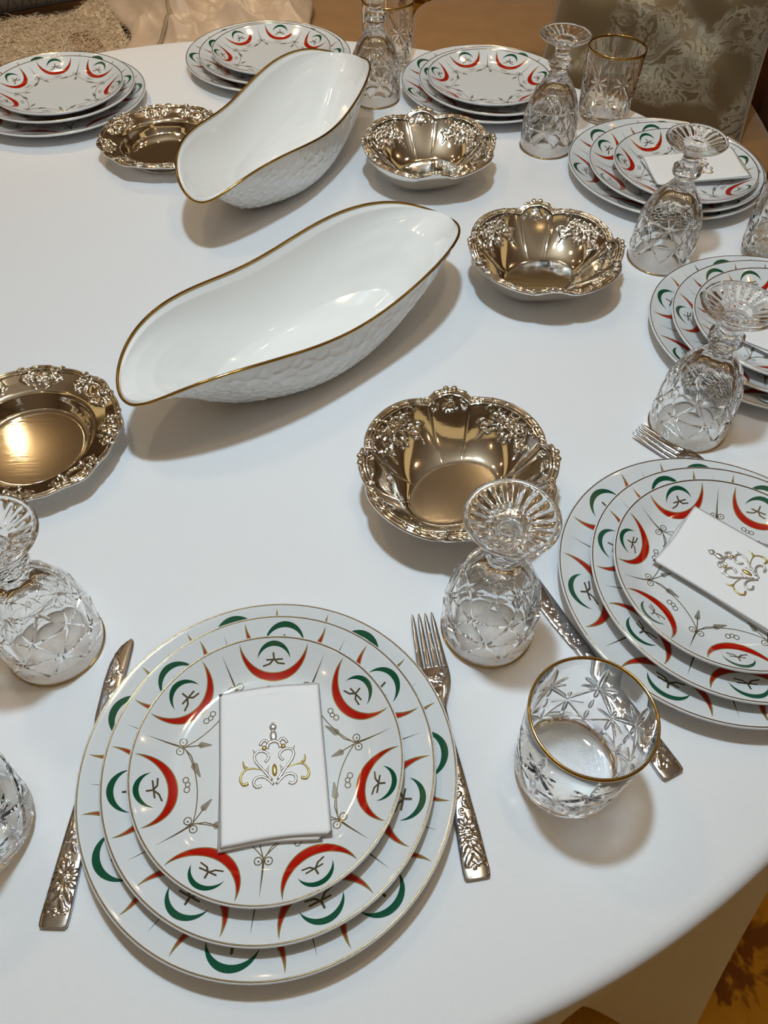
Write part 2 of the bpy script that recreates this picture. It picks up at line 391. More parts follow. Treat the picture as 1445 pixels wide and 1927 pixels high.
# ------------------------------------------------------------------ silver
def stamp(X, Y, H, x0, y0, a, b, ang, h, groove=True):
    ca, sa = math.cos(ang), math.sin(ang)
    u = ((X - x0) * ca + (Y - y0) * sa) / a; v = (-(X - x0) * sa + (Y - y0) * ca) / (b * np.maximum(.35, 1 - .5 * np.abs(u)))
    q = 1 - u * u - v * v
    e = np.sqrt(np.maximum(q, 0)) * h
    if groove: e = e * (1 - .45 * np.exp(-(v / .22) ** 2))
    np.maximum(H, np.where(q > 0, e, 0), out=H)
def flower(X, Y, H, x0, y0, r, h, n=5, ph=0.0):
    for i in range(n):
        a = ph + 2 * PI * i / n
        stamp(X, Y, H, x0 + .62 * r * math.cos(a), y0 + .62 * r * math.sin(a), .5 * r, .36 * r, a, h * .85)
    stamp(X, Y, H, x0, y0, .26 * r, .26 * r, 0, h * 1.15, False)
def scroll(X, Y, H, x0, y0, r, h, ph=0.0, turn=1, wd=None):
    wd = wd or r * .2
    for i in range(16):
        q = i / 15; a = ph + turn * q * 4.6; rr = r * (1 - .62 * q)
        stamp(X, Y, H, x0 + rr * math.cos(a), y0 + rr * math.sin(a), wd * 1.3, wd, a + PI / 2, h, False)
def fluted_bowl():
    nt, ns = 760, 120; th = np.linspace(0, 2 * PI, nt, endpoint=False); s = np.linspace(0, 1, ns)
    q = (th + PI / 4) % (PI / 2) - PI / 4               # around narrow panel axis
    hwn = .25; isn = np.abs(q) < hwn
    pn = q / hwn; qq = np.where(q > 0, q - PI / 4, q + PI / 4); pw = qq / (PI / 4 - hwn)
    p = np.where(isn, pn, pw)
    bul = np.sqrt(np.clip(1 - np.abs(p) ** 2.2, 0, 1)) * np.where(isn, .0042, .0078)
    RR = .082 + bul * 1.0 + np.where(isn, .0015, 0)
    zr = .044 + np.where(isn, .0085, .0045) * np.clip(1 - p * p, 0, 1)
    br = 1 / np.sqrt((np.cos(th - .6) / .046) ** 2 + (np.sin(th - .6) / .033) ** 2)
    sb = .22
    sp = np.clip((s - sb) / (1 - sb), 0, 1)
    r = np.where(s[None] < sb, br[:, None] * (s / sb)[None], br[:, None] + (RR - br - bul)[:, None] * sp[None] ** .9 + bul[:, None] * np.sin(np.minimum(sp * 1.15, 1) * PI / 2)[None] ** .8)
    z = np.where(s[None] < sb, .0055, .0055 + (zr - .0055)[:, None] * (sp ** 1.25)[None])
    z = z + .0012 * np.exp(-((s - sb) / .02) ** 2)[None] * 0
    P = np.stack([r * np.cos(th)[:, None], r * np.sin(th)[:, None], z], -1)
    N = normals(P, True); N *= np.sign(N[..., 2:3] + 1e-9)
    # relief in local panel coordinates (metres): X along the rim, Y up the wall
    H = np.zeros_like(r); X = (qq * .075)[:, None] + 0 * s[None]; Y = (s - 1)[None] * .075 + 0 * r
    Xn = (q * .075)[:, None] + 0 * s[None]
    far = 9.0
    Xw = np.where(isn[:, None], far, X); Xn = np.where(isn[:, None], Xn, far)
    rg = np.random.default_rng(11)
    flower(Xw, Y, H, 0, -.013, .0085, .0026, 6); flower(Xw, Y, H, -.012, -.0105, .006, .0022, 5, .4); flower(Xw, Y, H, .012, -.0105, .006, .0022, 5, .9)
    for sgn in (-1, 1):
        for i in range(7):
            f_ = i / 6; x0 = sgn * (.008 + .017 * f_); y0 = -.017 - .011 * math.sin(f_ * 2.4)
            stamp(Xw, Y, H, x0, y0, .0042, .0021, rg.uniform(-1, 1) - 1.2 * sgn, .0019)
            stamp(Xw, Y, H, x0 + .003 * sgn, y0 + .005, .0038, .0019, rg.uniform(-.6, .6), .0019)
            stamp(Xw, Y, H, sgn * (.018 + .006 * f_), -.012 - .022 * f_, .0036, .0019, -1.0 * sgn + rg.uniform(-.4, .4), .0018)
        stamp(Xw, Y, H, sgn * .006, -.024, .0055, .003, -1.2 * sgn, .002); stamp(Xw, Y, H, sgn * .003, -.029, .005, .0026, -1.4 * sgn, .002)
        scroll(Xw, Y, H, sgn * .0215, -.0075, .0045, .0022, 0 if sgn > 0 else PI, sgn)
        scroll(Xn, Y, H, sgn * .0125, -.009, .0038, .002, 1.0, -sgn)
    for a in (-2.4, -1.95, -1.57, -1.2, -.75): stamp(Xn, Y, H, .0055 * math.cos(a), -.0065 + .0065 * math.sin(a), .0045, .002, a, .0016)
    flower(Xn, Y, H, 0, -.0075, .0036, .0019, 5)
    crease = np.exp(-((np.abs(q) - hwn) / .012) ** 2)[:, None] * np.clip(sp * 3, 0, 1)[None]
    rimb = np.clip((s - .955) / .02, 0, 1)[None] + 0 * r
    P2 = P + N * (1.45 * H - .0012 * crease)[..., None]
    gx = np.abs(np.roll(H, 1, 0) - np.roll(H, -1, 0)) + np.abs(np.gradient(H, axis=1)) * 1.2
    K = (H > 0).astype(float)
    for _ in range(3): K = (K + np.roll(K, 3, 0) + np.roll(K, -3, 0) + np.roll(K, 2, 1) * (s > .1)[None] + np.roll(K, -2, 1) * (s < .98)[None]) / 5
    pat = np.clip(1.5 * K * (H < .0006) + .55 * crease * (H < .0003) + .7 * np.clip((s - .925) / .02, 0, 1)[None] * (H < .0004) + .16 * (s < sb)[None] + .55 * np.exp(-((s - sb) / .012) ** 2)[None], 0, .88)
    m = MB(); m.grid(P2, wu=True); c = P2[:, 0].mean(0)
    under = P - N * .0016; n0 = len(m.v); m.grid(under[::4, ::4], wu=True)
    foot = np.stack([np.stack([.8 * br[::4] * np.cos(th[::4]) * f_, .8 * br[::4] * np.sin(th[::4]) * f_, np.full(nt // 4, z_)], -1) for f_, z_ in ((.98, .0042), (1.0, 0), (.93, 0), (.91, .0042))], 1)
    m.grid(foot, wu=True)
    pa_ = np.concatenate([pat.ravel(), np.zeros(len(m.v) - n0)])
    body = m.mesh('bowl_body', SILVER, attr=dict(patina=pa_))
    # cast rim: parallel beads, paired balls on the narrow panels, scrolls where panels meet
    m = MB(); E_ = P[:, -1]; dirs = np.stack([np.cos(th), np.sin(th), 0 * th], -1)
    for off, dz, rad in ((.0012, 0, .0021), (-.0022, .0007, .0013), (-.0050, .0002, .0009)):
        m.tube((E_ + dirs * off + np.array([0, 0, dz]))[::2], rad, 8, True)
    for j in range(4):
        a0 = j * PI / 2
        for sg in (-1, 1):
            i = int(((a0 + sg * .045) % (2 * PI)) / (2 * PI) * nt) % nt; c = E_[i] + dirs[i] * .001
            m.ell(c + np.array([0, 0, .0018]), (.0034, .0034, .0030))
            i2 = int(((a0 + sg * .14) % (2 * PI)) / (2 * PI) * nt) % nt
            m.ell(E_[i2] + dirs[i2] * .0004 + np.array([0, 0, .0014]), (.0052, .0022, .002), rz=th[i2] + PI / 2)
            a1 = a0 + sg * (hwn + .03); i1 = int((a1 % (2 * PI)) / (2 * PI) * nt) % nt
            cc = E_[i1] - dirs[i1] * .0015; tg = np.array([-dirs[i1][1], dirs[i1][0], 0])
            qv = np.linspace(0, 5.2, 22); rr = .0046 * (1 - .13 * qv)
            m.tube(cc + (rr * np.cos(qv))[:, None] * tg * sg + (rr * np.sin(qv))[:, None] * dirs[i1] + np.array([0, 0, .0022]), np.linspace(.0015, .0009, 22), 7)
            m.ell(cc + np.array([0, 0, .0026]), (.0017, .0017, .0016))
            for f_ in (.36, .5, .64):                                  # leafy knuckles along the wide panels
                a2 = a0 + sg * f_; i3 = int((a2 % (2 * PI)) / (2 * PI) * nt) % nt
                m.ell(E_[i3] - dirs[i3] * .001 + np.array([0, 0, .0014]), (.0048, .0021, .0021), rz=th[i3] + PI / 2 + sg * .5)
                m.ell(E_[i3] - dirs[i3] * .0036 + np.array([0, 0, .0016]), (.0026, .0016, .0018), rz=th[i3] - sg * .5)
    rim = m.mesh('cast_rim', SILVER, attr=dict(patina=np.zeros(len(m.v))))
    return body, rim
FB = fluted_bowl()
for (x, y, rz, lb) in ((.066, .467, .06, 'fluted silver bowl behind the front goblet, floral relief panels and tarnished oval base'),
                       (.181, .803, .02, 'fluted silver bowl right of the nearer boat bowl, middle one of the three fluted bowls'),
                       (.049, 1.040, .10, 'farthest fluted silver bowl, right of the farther boat bowl')):
    b = empty('fluted_silver_bowl', (x, y, .0003), rz); tag(b, lb, 'bowl', 'fluted silver bowls'); link('bowl_body', FB[0], b); link('cast_rim', FB[1], b)

def ornate_dish():
    nt, ns = 760, 110; th = np.linspace(0, 2 * PI, nt, endpoint=False); s = np.linspace(0, 1, ns)
    per = PI / 4; q = (th + per / 2) % per - per / 2; idx = np.floor((th + per / 2) / per).astype(int) % 8; rose = (idx % 2 == 0)
    R = .0885 + .0014 * np.cos(8 * th) + .0009 * np.cos(16 * th)
    pr = [(0, .004), (.55, .004), (.60, .0046), (.66, .012), (.70, .0185), (.73, .0205), (.86, .0235), (1.0, .0275)]
    zz = np.interp(s, [a for a, _ in pr], [b for _, b in pr])
    fr = s[None] * (.0875 + (R - .0875)[:, None] * np.clip((s - .7) / .3, 0, 1)[None])
    P = np.stack([fr * np.cos(th)[:, None], fr * np.sin(th)[:, None], zz[None] + 0 * fr], -1)
    N = normals(P, True); N *= np.sign(N[..., 2:3] + 1e-9)
    H = np.zeros_like(fr); X = (q * .08)[:, None] + 0 * fr; Y = fr - .0875
    Xr = np.where(rose[:, None], X, 9.0); Xc = np.where(rose[:, None], 9.0, X)
    flower(Xr, Y, H, 0, -.0095, .0075, .0024, 6); flower(Xr, Y, H, 0, -.0095, .0040, .0031, 5, .5)
    for sg in (-1, 1):
        flower(Xr, Y, H, sg * .0125, -.0085, .0048, .0021, 5, .3)
        for a, l in ((.2, .0185), (.7, .0165), (-.5, .0175)): stamp(Xr, Y, H, sg * l, -.0095 - .006 * math.sin(a), .0042, .0018, sg * a, .0017)
        scroll(Xr, Y, H, sg * .011, -.001, .0046, .0022, 2.5, -sg); stamp(Xr, Y, H, sg * .007, -.018, .0045, .002, sg * 1.1, .0017)
        scroll(Xc, Y, H, sg * .013, -.004, .005, .0023, 1.2, sg); scroll(Xc, Y, H, sg * .0125, -.0165, .004, .002, 3.0, -sg)
        flower(Xc, Y, H, sg * .0205, -.008, .0048, .0021, 5, 1.0)
        stamp(Xc, Y, H, sg * .021, -.0155, .0042, .0018, sg * .9, .0017); stamp(Xc, Y, H, sg * .024, -.013, .0042, .0018, sg * .2, .0017)
    for i in range(22):
        a = 2 * PI * i / 22; stamp(Xc, Y, H, .0098 * math.cos(a), -.0098 + .0075 * math.sin(a), .0019, .0012, a + PI / 2, .0019, False)
    smooth_c = np.clip(1 - (Xc / .0085) ** 2 - ((Y + .0098) / .0062) ** 2, 0, 1)
    H2 = 1.3 * H + .0016 * np.sqrt(smooth_c)
    P2 = P + N * H2[..., None]
    K = (H > 0).astype(float)
    for _ in range(3): K = (K + np.roll(K, 3, 0) + np.roll(K, -3, 0) + np.roll(K, 2, 1) * (s > .1)[None] + np.roll(K, -2, 1) * (s < .98)[None]) / 5
    pat = np.clip(1.5 * K * (H2 < .0006), 0, .85)
    m = MB(); m.grid(P2, wu=True); n0 = len(m.v); U = P - N * .0016; m.grid(U[::4, ::4], wu=True)
    m.lathe([(.056, .003), (.056, 0), (.052, 0), (.052, .003)], 64)
    body = m.mesh('dish_body', SILVER, attr=dict(patina=np.concatenate([pat.ravel(), np.zeros(len(m.v) - n0)])))
    m = MB(); E_ = P[:, -1]; dirs = np.stack([np.cos(th), np.sin(th), 0 * th], -1)
    m.tube((E_ + dirs * .0006)[::2], .0016, 8, True); m.tube((E_ - dirs * .0028 + np.array([0, 0, .0002]))[::2], .001, 6, True)
    for j in range(8):
        for sg in (-1, 1):
            a1 = j * per + sg * .23; i1 = int((a1 % (2 * PI)) / (2 * PI) * nt) % nt
            cc = E_[i1] - dirs[i1] * .001; tg = np.array([-dirs[i1][1], dirs[i1][0], 0])
            qv = np.linspace(0, 5.0, 20); rr = .0042 * (1 - .13 * qv)
            m.tube(cc + (rr * np.cos(qv))[:, None] * tg * sg + (rr * np.sin(qv))[:, None] * dirs[i1] + np.array([0, 0, .0018]), np.linspace(.0014, .0008, 20), 7)
            i2 = int(((j * per + sg * .09) % (2 * PI)) / (2 * PI) * nt) % nt
            m.ell(E_[i2] + np.array([0, 0, .0008]), (.0055, .0018, .0018), rz=th[i2] + PI / 2 + sg * .25)
    rim = m.mesh('cast_rim', SILVER, attr=dict(patina=np.zeros(len(m.v))))
    return body, rim
OD = ornate_dish()
for (x, y, rz, lb) in ((-.345, .513, .10, 'shallow round silver dish with ornate rose rim, cut by the left edge'),
                       (-.322, 1.087, .35, 'shallow round silver dish with ornate rose rim, behind the tip of the farther boat bowl')):
    b = empty('ornate_silver_dish', (x, y, .0003), rz); tag(b, lb, 'dish', 'shallow silver dishes'); link('dish_body', OD[0], b); link('cast_rim', OD[1], b)

# ------------------------------------------------------------------ glasses
def stitch(m, A, B, smooth):
    """triangulate between two closed loops given as lists of (angle, point)"""
    a = sorted(A, key=lambda q: q[0]); b = sorted(B, key=lambda q: q[0]); na, nb = len(a), len(b); i = j = 0; fs = []
    vs = [q[1] for q in a] + [q[1] for q in b]
    while i < na or j < nb:
        ai = a[i % na][0] + (2 * PI if i >= na else 0); bj = b[j % nb][0] + (2 * PI if j >= nb else 0)
        an = a[(i + 1) % na][0] + 2 * PI * ((i + 1) // na); bn = b[(j + 1) % nb][0] + 2 * PI * ((j + 1) // nb)
        if j >= nb or (i < na and an <= bn): fs.append((i % na, (i + 1) % na, na + j % nb)); i += 1
        else: fs.append((i % na, na + (j + 1) % nb, na + j % nb)); j += 1
    m.add(vs, fs, smooth)
def goblet():
    N = 8; m = MB(); st = 2 * PI / N
    zz = [0, .012, .028, .045, .060, .072, .082, .090, .096, .101]; rr = [.0377, .0386, .0392, .0384, .0358, .0322, .0272, .0212, .0162, .0125]
    Rb = lambda z: float(np.interp(z, zz, rr))
    pt = lambda a, z, dr=0.0: (a % (2 * PI), ((Rb(z) + dr) * math.cos(a), (Rb(z) + dr) * math.sin(a), z))
    rowz = [.015, .037, .061, .083]
    dep = -.0014
    rowv = []
    for kx, z in enumerate(rowz): rowv.append([pt((j + .5 * (kx % 2)) * st, z, dep if kx < 3 else -.0005) for j in range(N)])
    def addtri(T, za):
        """triangle with grooves along its edges: corner, edge middle and a proud centre"""
        p = [np.array(q) for q in T]; c = np.mean(p, 0); mids_, ins_ = [], []
        for i in range(3):
            md = (p[i] + p[(i + 1) % 3]) / 2; am = math.atan2(md[1], md[0]); Rm = Rb(md[2]) - .0010
            mids_.append(np.array([Rm * math.cos(am), Rm * math.sin(am), md[2]]))
            q = c + (p[i] - c) * .80; aq = math.atan2(q[1], q[0]); Rq = Rb(q[2]) + .0003
            ins_.append(np.array([Rq * math.cos(aq), Rq * math.sin(aq), q[2]]))
        f_ = [(6, 7, 8)]
        for i in range(3): k_ = (i + 1) % 3; f_ += [(i, 3 + i, 6 + i), (3 + i, 6 + k_, 6 + i), (3 + i, k_, 6 + k_)]
        m.add(p + mids_ + ins_, f_, False)
    for kx in range(3):
        lo, hi = [q[1] for q in rowv[kx]], [q[1] for q in rowv[kx + 1]]
        for j in range(N):
            if kx % 2 == 0: addtri([lo[j], lo[(j + 1) % N], hi[j]], 0); addtri([lo[(j + 1) % N], hi[(j + 1) % N], hi[j]], 0)
            else: addtri([lo[j], hi[(j + 1) % N], hi[j]], 0); addtri([lo[j], lo[(j + 1) % N], hi[(j + 1) % N]], 0)
    def mids(row, z):
        out = list(row); rs = sorted(row)
        for i in range(len(rs)):
            p0, p1 = np.array(rs[i][1]), np.array(rs[(i + 1) % len(rs)][1]); md = (p0 + p1) / 2; am = math.atan2(md[1], md[0]) % (2 * PI); Rm = Rb(z) - .0010
            out.append((am, (Rm * math.cos(am), Rm * math.sin(am), z)))
        return out
    def circ(n, r, z, poly=0.0, nz=0.0):
        out = []
        for i in range(n):
            a = 2 * PI * i / n; f_ = 1.0
            if poly: f_ = 1 - poly + poly * math.cos(PI / N) / math.cos(((a + PI / N) % st) - PI / N)
            out.append((a, (r * f_ * math.cos(a), r * f_ * math.sin(a), z)))
        return out
    seq = [circ(72, .0363, .0006), circ(72, .0370, 0), circ(72, .0377, .0006), circ(72, Rb(.006), .006), circ(72, Rb(.0115), .0115)]
    for a, b in zip(seq, seq[1:]): stitch(m, a, b, True)
    # scalloped band from the plain lip to the first cuts
    stitch(m, seq[-1], mids(rowv[0], rowz[0]), True)
    stem = [(.0905, .0205, .6), (.0965, .0155, .6), (.1015, .0122, .7), (.106, .0108, .8), (.1085, .0112, .8), (.1105, .0150, .5), (.1145, .0172, .8), (.1185, .0168, .8), (.1215, .0135, .6), (.1235, .0108, .8), (.129, .0096, .9), (.134, .0100, .9), (.138, .0135, .7), (.1415, .0200, .3), (.145, .0272, .1), (.148, .0325, 0), (.1500, .0341, 0), (.1515, .0341, 0), (.1526, .0334, 0), (.1526, .0318, 0), (.1518, .0305, 0)]
    prev = mids(rowv[3], rowz[3])
    for z, r, po in stem:
        cur = circ(72, r, z, po); stitch(m, prev, cur, z > .125); prev = cur
    n = 180; t = np.linspace(0, 2 * PI, n, endpoint=False)
    tri = np.abs(((t * 20 / (2 * PI)) % 1) - .5) * 4 - 1
    und = [(.0305, .1518, 0), (.0296, .1508, .25), (.0285, .1499, 1), (.024, .1482, 1), (.018, .1462, .8), (.0138, .1448, .3), (.0128, .1452, 0), (.0118, .1448, 0), (.0098, .1420, 0), (.006, .1405, 0), (.002, .1400, 0), (.0002, .1400, 0)]
    P = np.stack([np.stack([r * np.cos(t), r * np.sin(t), z + k_ * .0011 * tri], -1) for r, z, k_ in und], 1)
    stitch(m, prev, [(a, tuple(P[i, 0])) for i, a in enumerate(t)], True); m.grid(P, wu=True); m.add([*P[:, -1], (0, 0, .14)], [(i, (i + 1) % n, n) for i in range(n)])
    # cavity of the bowl
    inner = [(.0363, .0006), (.0360, .008), (.0352, .014), (.0336, .022), (.0328, .032), (.0318, .042), (.0292, .056), (.0252, .067), (.0195, .076), (.0125, .0825), (.005, .0855), (.0002, .086)]
    m.lathe(inner, 72); ti = np.linspace(0, 2 * PI, 72, endpoint=False)
    m.add([*[(.0002 * math.cos(a), .0002 * math.sin(a), .086) for a in ti], (0, 0, .086)], [(i, (i + 1) % 72, 72) for i in range(72)])
    g = m.mesh('glass_body', GLASS, weld=2e-5)
    m = MB(); t = np.linspace(0, 2 * PI, 96, endpoint=False)
    m.tube(np.stack([.0379 * np.cos(t), .0379 * np.sin(t), np.full(96, .0012)], -1), .0008, 6, True)
    return g, m.mesh('gold_rim', GOLD)
GB = goblet()
gobs = [(.0880, .3261, .2, 'upside-down cut crystal goblet between the front fork and the short tumbler'),
        (.3367, .8586, .5, 'upside-down cut crystal goblet whose foot overlaps the sideways napkin, upper right'),
        (.2260, 1.1330, .1, 'upside-down cut crystal goblet beside the tumbler before the damask cushion'),
        (.3077, .5657, .35, 'upside-down cut crystal goblet by the fork tines at the right edge'),
        (-.2650, .3016, .3, 'upside-down cut crystal goblet at the left edge, above the knife tip'),
        (-.0285, 1.274, .6, 'upside-down cut crystal goblet at the top, touching the tip of the farther boat bowl')]
for x, y, rz, lb in gobs:
    g = empty('crystal_goblet', (x, y, .0004), rz); tag(g, lb, 'goblet', 'upside-down crystal goblets')
    link('glass_body', GB[0], g); link('gold_rim', GB[1], g)

def tumbler():
    H_ = .0985; nt, nz = 420, 120; th = np.linspace(0, 2 * PI, nt, endpoint=False); z = np.linspace(.004, H_, nz)
    Ro = np.interp(z, [.004, .010, .03, .06, .0985], [.0362, .0382, .0396, .0408, .0422])
    X = (th * .040)[:, None] + 0 * z[None]; Y = z[None] + 0 * X; per = 2 * PI * .040
    D = np.zeros_like(X)
    def cut(x0, y0, x1, y1, wd, dp):
        L = math.hypot(x1 - x0, y1 - y0); ux, uy = (x1 - x0) / L, (y1 - y0) / L
        for sh in (-per, 0, per):
            u = ((X - x0 - sh) * ux + (Y - y0) * uy) / L; v = np.abs(-(X - x0 - sh) * uy + (Y - y0) * ux)
            ww = wd * np.sqrt(np.clip(1 - (2 * u - 1) ** 2, 0, 1)) + 1e-9
            np.maximum(D, np.where((u > 0) & (u < 1), np.clip(1 - v / ww, 0, 1), 0) * dp, out=D)
    N = 7; s_ = per / N
    for j in range(N):
        x = (j + .25) * s_; x2 = x + s_ / 2
        cut(x, .064, x, .089, .0022, .0016); cut(x, .062, x, .050, .0019, .0015)
        for sg in (-1, 1):
            cut(x + sg * .001, .0635, x + sg * .0115, .072, .0019, .0015); cut(x + sg * .001, .0628, x + sg * .0125, .0605, .0017, .0014)
            cut(x + sg * .001, .0622, x2 if sg > 0 else x - s_ / 2, .0395, .0021, .0016)
            cut(x2 + sg * .0008, .0375, x2 + sg * .0125, .0375, .0017, .0014)
            cut(x2 + sg * .0008, .0368, x2 + sg * (s_ / 2 - .001), .0150, .0021, .0016)
            cut(x + sg * .001, .0135, x + sg * .011, .009, .0018, .0014)
        cut(x2, .0385, x2, .050, .0018, .0014); cut(x2, .0365, x2, .020, .0019, .0015); cut(x, .015, x, .030, .0018, .0014)
        cut(x, .033, x, .046, .0016, .0012); cut(x2, .017, x2, .007, .0018, .0014)
    R = Ro[None] - D
    P = np.stack([R * np.cos(th)[:, None], R * np.sin(th)[:, None], Y], -1)
    m = MB(); m.grid(P, wu=True)
    lip = [(.0422, H_), (.0420, H_ + .0008), (.0414, H_ + .0011), (.0408, H_ + .0007), (.0405, H_ - .001)]
    t = th
    def ringl(prof):
        return np.stack([np.stack([r * np.cos(t), r * np.sin(t), np.full(nt, zq)], -1) for r, zq in prof], 1)
    m.grid(ringl(lip + [(.0396, .08), (.0386, .05), (.0374, .022), (.0360, .015), (.033, .0122), (.02, .0112), (.0005, .0110)]), wu=True)
    m.grid(ringl([(.0362, .004), (.0350, .0014), (.0330, .0002), (.0290, 0), (.027, .0012), (.0005, .0016)]), wu=True)
    for zc in (.0110, .0016): m.add([*[(.0005 * math.cos(a), .0005 * math.sin(a), zc) for a in th], (0, 0, zc)], [(i, (i + 1) % nt, nt) for i in range(nt)])
    g = m.mesh('glass_body', GLASS)
    m = MB(); t = np.linspace(0, 2 * PI, 96, endpoint=False)
    m.lathe([(.0405, H_ - .0008), (.0407, H_ + .0009), (.0414, H_ + .0014), (.0422, H_ + .0010), (.0425, H_ - .0002), (.0425, H_ - .0022), (.0422, H_ - .0024)], 96)
    return g, m.mesh('gold_rim', GOLD)
TU = tumbler()
tums = [(.1379, .2065, .0, 'short cut crystal tumbler with thick gold rim, upright beside the front fork'),
        (-.2780, .1560, .4, 'cut crystal tumbler cropped by the left edge beside the knife handle'),
        (.4810, .8700, .9, 'cut crystal tumbler cropped by the right edge between two plate stacks'),
        (.3243, 1.2325, .25, 'cut crystal tumbler standing against the damask cushion'),
        (-.0120, 1.3930, .5, 'cut crystal tumbler at the top, behind a goblet, before the brown sofa')]
for x, y, rz, lb in tums:
    g = empty('crystal_tumbler', (x, y, .0004), rz); tag(g, lb, 'tumbler', 'crystal tumblers')
    link('glass_body', TU[0], g); link('gold_rim', TU[1], g)

# ------------------------------------------------------------------ cutlery
def strip(m, Ys, cx, hw, zt, thick, nx=22, relief=None):
    """closed bar along y: centre line cx(y), half width hw(y), top height zt(y)"""
    v = np.linspace(-1, 1, nx); Y = np.asarray(Ys)
    X = cx[:, None] + hw[:, None] * v[None]; YY = Y[:, None] + 0 * X
    Hh = relief(X - cx[:, None], YY) if relief else 0 * X
    top = zt[:, None] - .0009 * np.abs(v)[None] ** 4 + Hh; bot = (zt - thick)[:, None] + 0 * X
    A = np.stack([X, YY, top], -1); B = np.stack([X, YY, bot], -1)
    full = np.concatenate([A, B[:, ::-1]], 1)
    n0 = len(m.v); m.grid(full, wv=True)
    for e in (0, -1):
        lp = full[e]; m.add([*lp, lp.mean(0)], [(i, (i + 1) % len(lp), len(lp)) for i in range(len(lp))])
    K = np.concatenate([((Hh > 0.00005) & (Hh < .00022)).astype(float), np.zeros_like(Hh)], 1) if relief else np.zeros(full.shape[:2])
    return np.concatenate([K.ravel(), np.zeros(2 * full.shape[1] + 2)])
def handle_relief(X, Y):
    H = np.zeros_like(X)
    for i in range(12):
        a = 2 * PI * i / 12; stamp(X, Y, H, .0062 * math.cos(a), .030 + .0085 * math.sin(a), .0036, .0016, a, .0008)
    stamp(X, Y, H, 0, .030, .0042, .0042, 0, .0007, False); flower(X, Y, H, 0, .030, .0034, .0012, 6)
    for sg in (-1, 1):
        stamp(X, Y, H, sg * .003, .014, .0075, .0019, sg * 2.1 if sg > 0 else 1.04, .0009); scroll(X, Y, H, sg * .0045, .0105, .0028, .0007, 0, sg)
        stamp(X, Y, H, sg * .0062, .019, .005, .0015, PI / 2 + sg * .4, .0008)
    flower(X, Y, H, 0, .0085, .0026, .0009, 3)
    rg = np.random.default_rng(2)
    for i in range(9):
        y0 = .045 + i * .0075; sg = 1 if i % 2 else -1
        scroll(X, Y, H, sg * .0016, y0, .0026, .0007, sg * 1.0, sg); stamp(X, Y, H, -sg * .0022, y0 + .003, .0028, .0011, sg * .8, .0008); flower(X, Y, H, -sg * .001, y0 + .0045, .0018, .0009, 5)
    return H
def knife():
    Y = np.linspace(0, .118, 210); hw = np.interp(Y, [0, .0015, .006, .03, .07, .105, .118], [.0082, .0093, .0096, .0088, .0072, .0060, .0062])
    m = MB(); pa_ = strip(m, Y, 0 * Y, hw, np.interp(Y, [0, .06, .118], [.0042, .0046, .0040]), .0034, 26, handle_relief)
    hd = m.mesh('handle', STEEL, attr=dict(patina=pa_))
    Y = np.linspace(.1185, .213, 240); f_ = (Y - .1185) / .0945
    hl = np.interp(f_, [0, .08, .3, .6, .76, .86, .93, .975, 1], [.0062, .0075, .0092, .0098, .0088, .0066, .0036, .0004, -.0030])
    hr = np.interp(f_, [0, .1, .5, .9, .96, .985, 1], [.0062, .0064, .0066, .0066, .0062, .0055, .0040])
    hl = hl + .00035 * np.where((f_ > .25) & (f_ < .95), np.abs((Y * 700) % 1 - .5) * 2, 0)
    def rel(X, YY):
        H = np.zeros_like(X); rg = np.random.default_rng(9)
        for i in range(16):
            stamp(X, YY, H, rg.uniform(-.004, .0035), .122 + i * .0042, .0032, .0014, rg.uniform(0, 3.1), .0006)
            if i % 2 == 0: scroll(X, YY, H, rg.uniform(-.003, .002), .124 + i * .0042, .0028, .0006, rg.uniform(0, 6), 1)
        for i in range(4): stamp(X, YY, H, -.004 + .0012 * i, .192 - .001 * i, .009 - .001 * i, .0016, 1.9, .0006)
        return H
    m = MB(); pa_ = strip(m, Y, (hr - hl) / 2, (hr + hl) / 2, np.interp(f_, [0, .1, 1], [.0036, .0027, .0020]), .0016, 26, rel)
    return hd, m.mesh('blade', STEEL, attr=dict(patina=pa_))
def fork():
    Y = np.linspace(0, .122, 210); hw = np.interp(Y, [0, .0015, .006, .03, .07, .10, .122], [.0082, .0092, .0095, .0086, .0060, .0036, .0030])
    zt = np.interp(Y, [0, .05, .10, .122], [.0036, .0052, .0088, .0098])
    m = MB(); pa_ = strip(m, Y, 0 * Y, hw, zt, .0026, 26, handle_relief); hd = m.mesh('handle', STEEL, attr=dict(patina=pa_))
    ztop = lambda y: np.interp(y, [.120, .130, .145, .160, .175, .190, .207], [.0098, .0092, .0066, .0046, .0046, .0058, .0080])
    Y = np.linspace(.1215, .1585, 80); hw = np.interp(Y, [.1215, .127, .135, .143, .150, .1585], [.0030, .0040, .0075, .0112, .0124, .0124])
    def rel(X, YY):
        H = np.zeros_like(X); flower(X, YY, H, 0, .148, .0035, .0009, 5)
        for sg in (-1, 1): scroll(X, YY, H, sg * .0042, .150, .003, .0007, 0, sg); scroll(X, YY, H, sg * .003, .143, .0026, .0007, 2, -sg); stamp(X, YY, H, sg * .002, .136, .0035, .0012, sg * 1.2, .0007)
        return H
    m = MB(); pa_ = strip(m, Y, 0 * Y, hw, ztop(Y), .0021, 30, rel); head = m.mesh('head', STEEL, attr=dict(patina=pa_))
    tines = []
    for i in range(4):
        Y = np.linspace(.158, .207, 30); f_ = (Y - .158) / .049; c0 = -.0098 + i * .00653
        m = MB(); pa_ = strip(m, Y, c0 * (1 - .17 * f_), np.interp(f_, [0, .8, .95, 1], [.0027, .0019, .0013, .0005]), ztop(Y), .002, 8)
        tines.append(m.mesh('tine', STEEL, attr=dict(patina=pa_)))
    return hd, head, tines
KN = knife(); FK = fork()
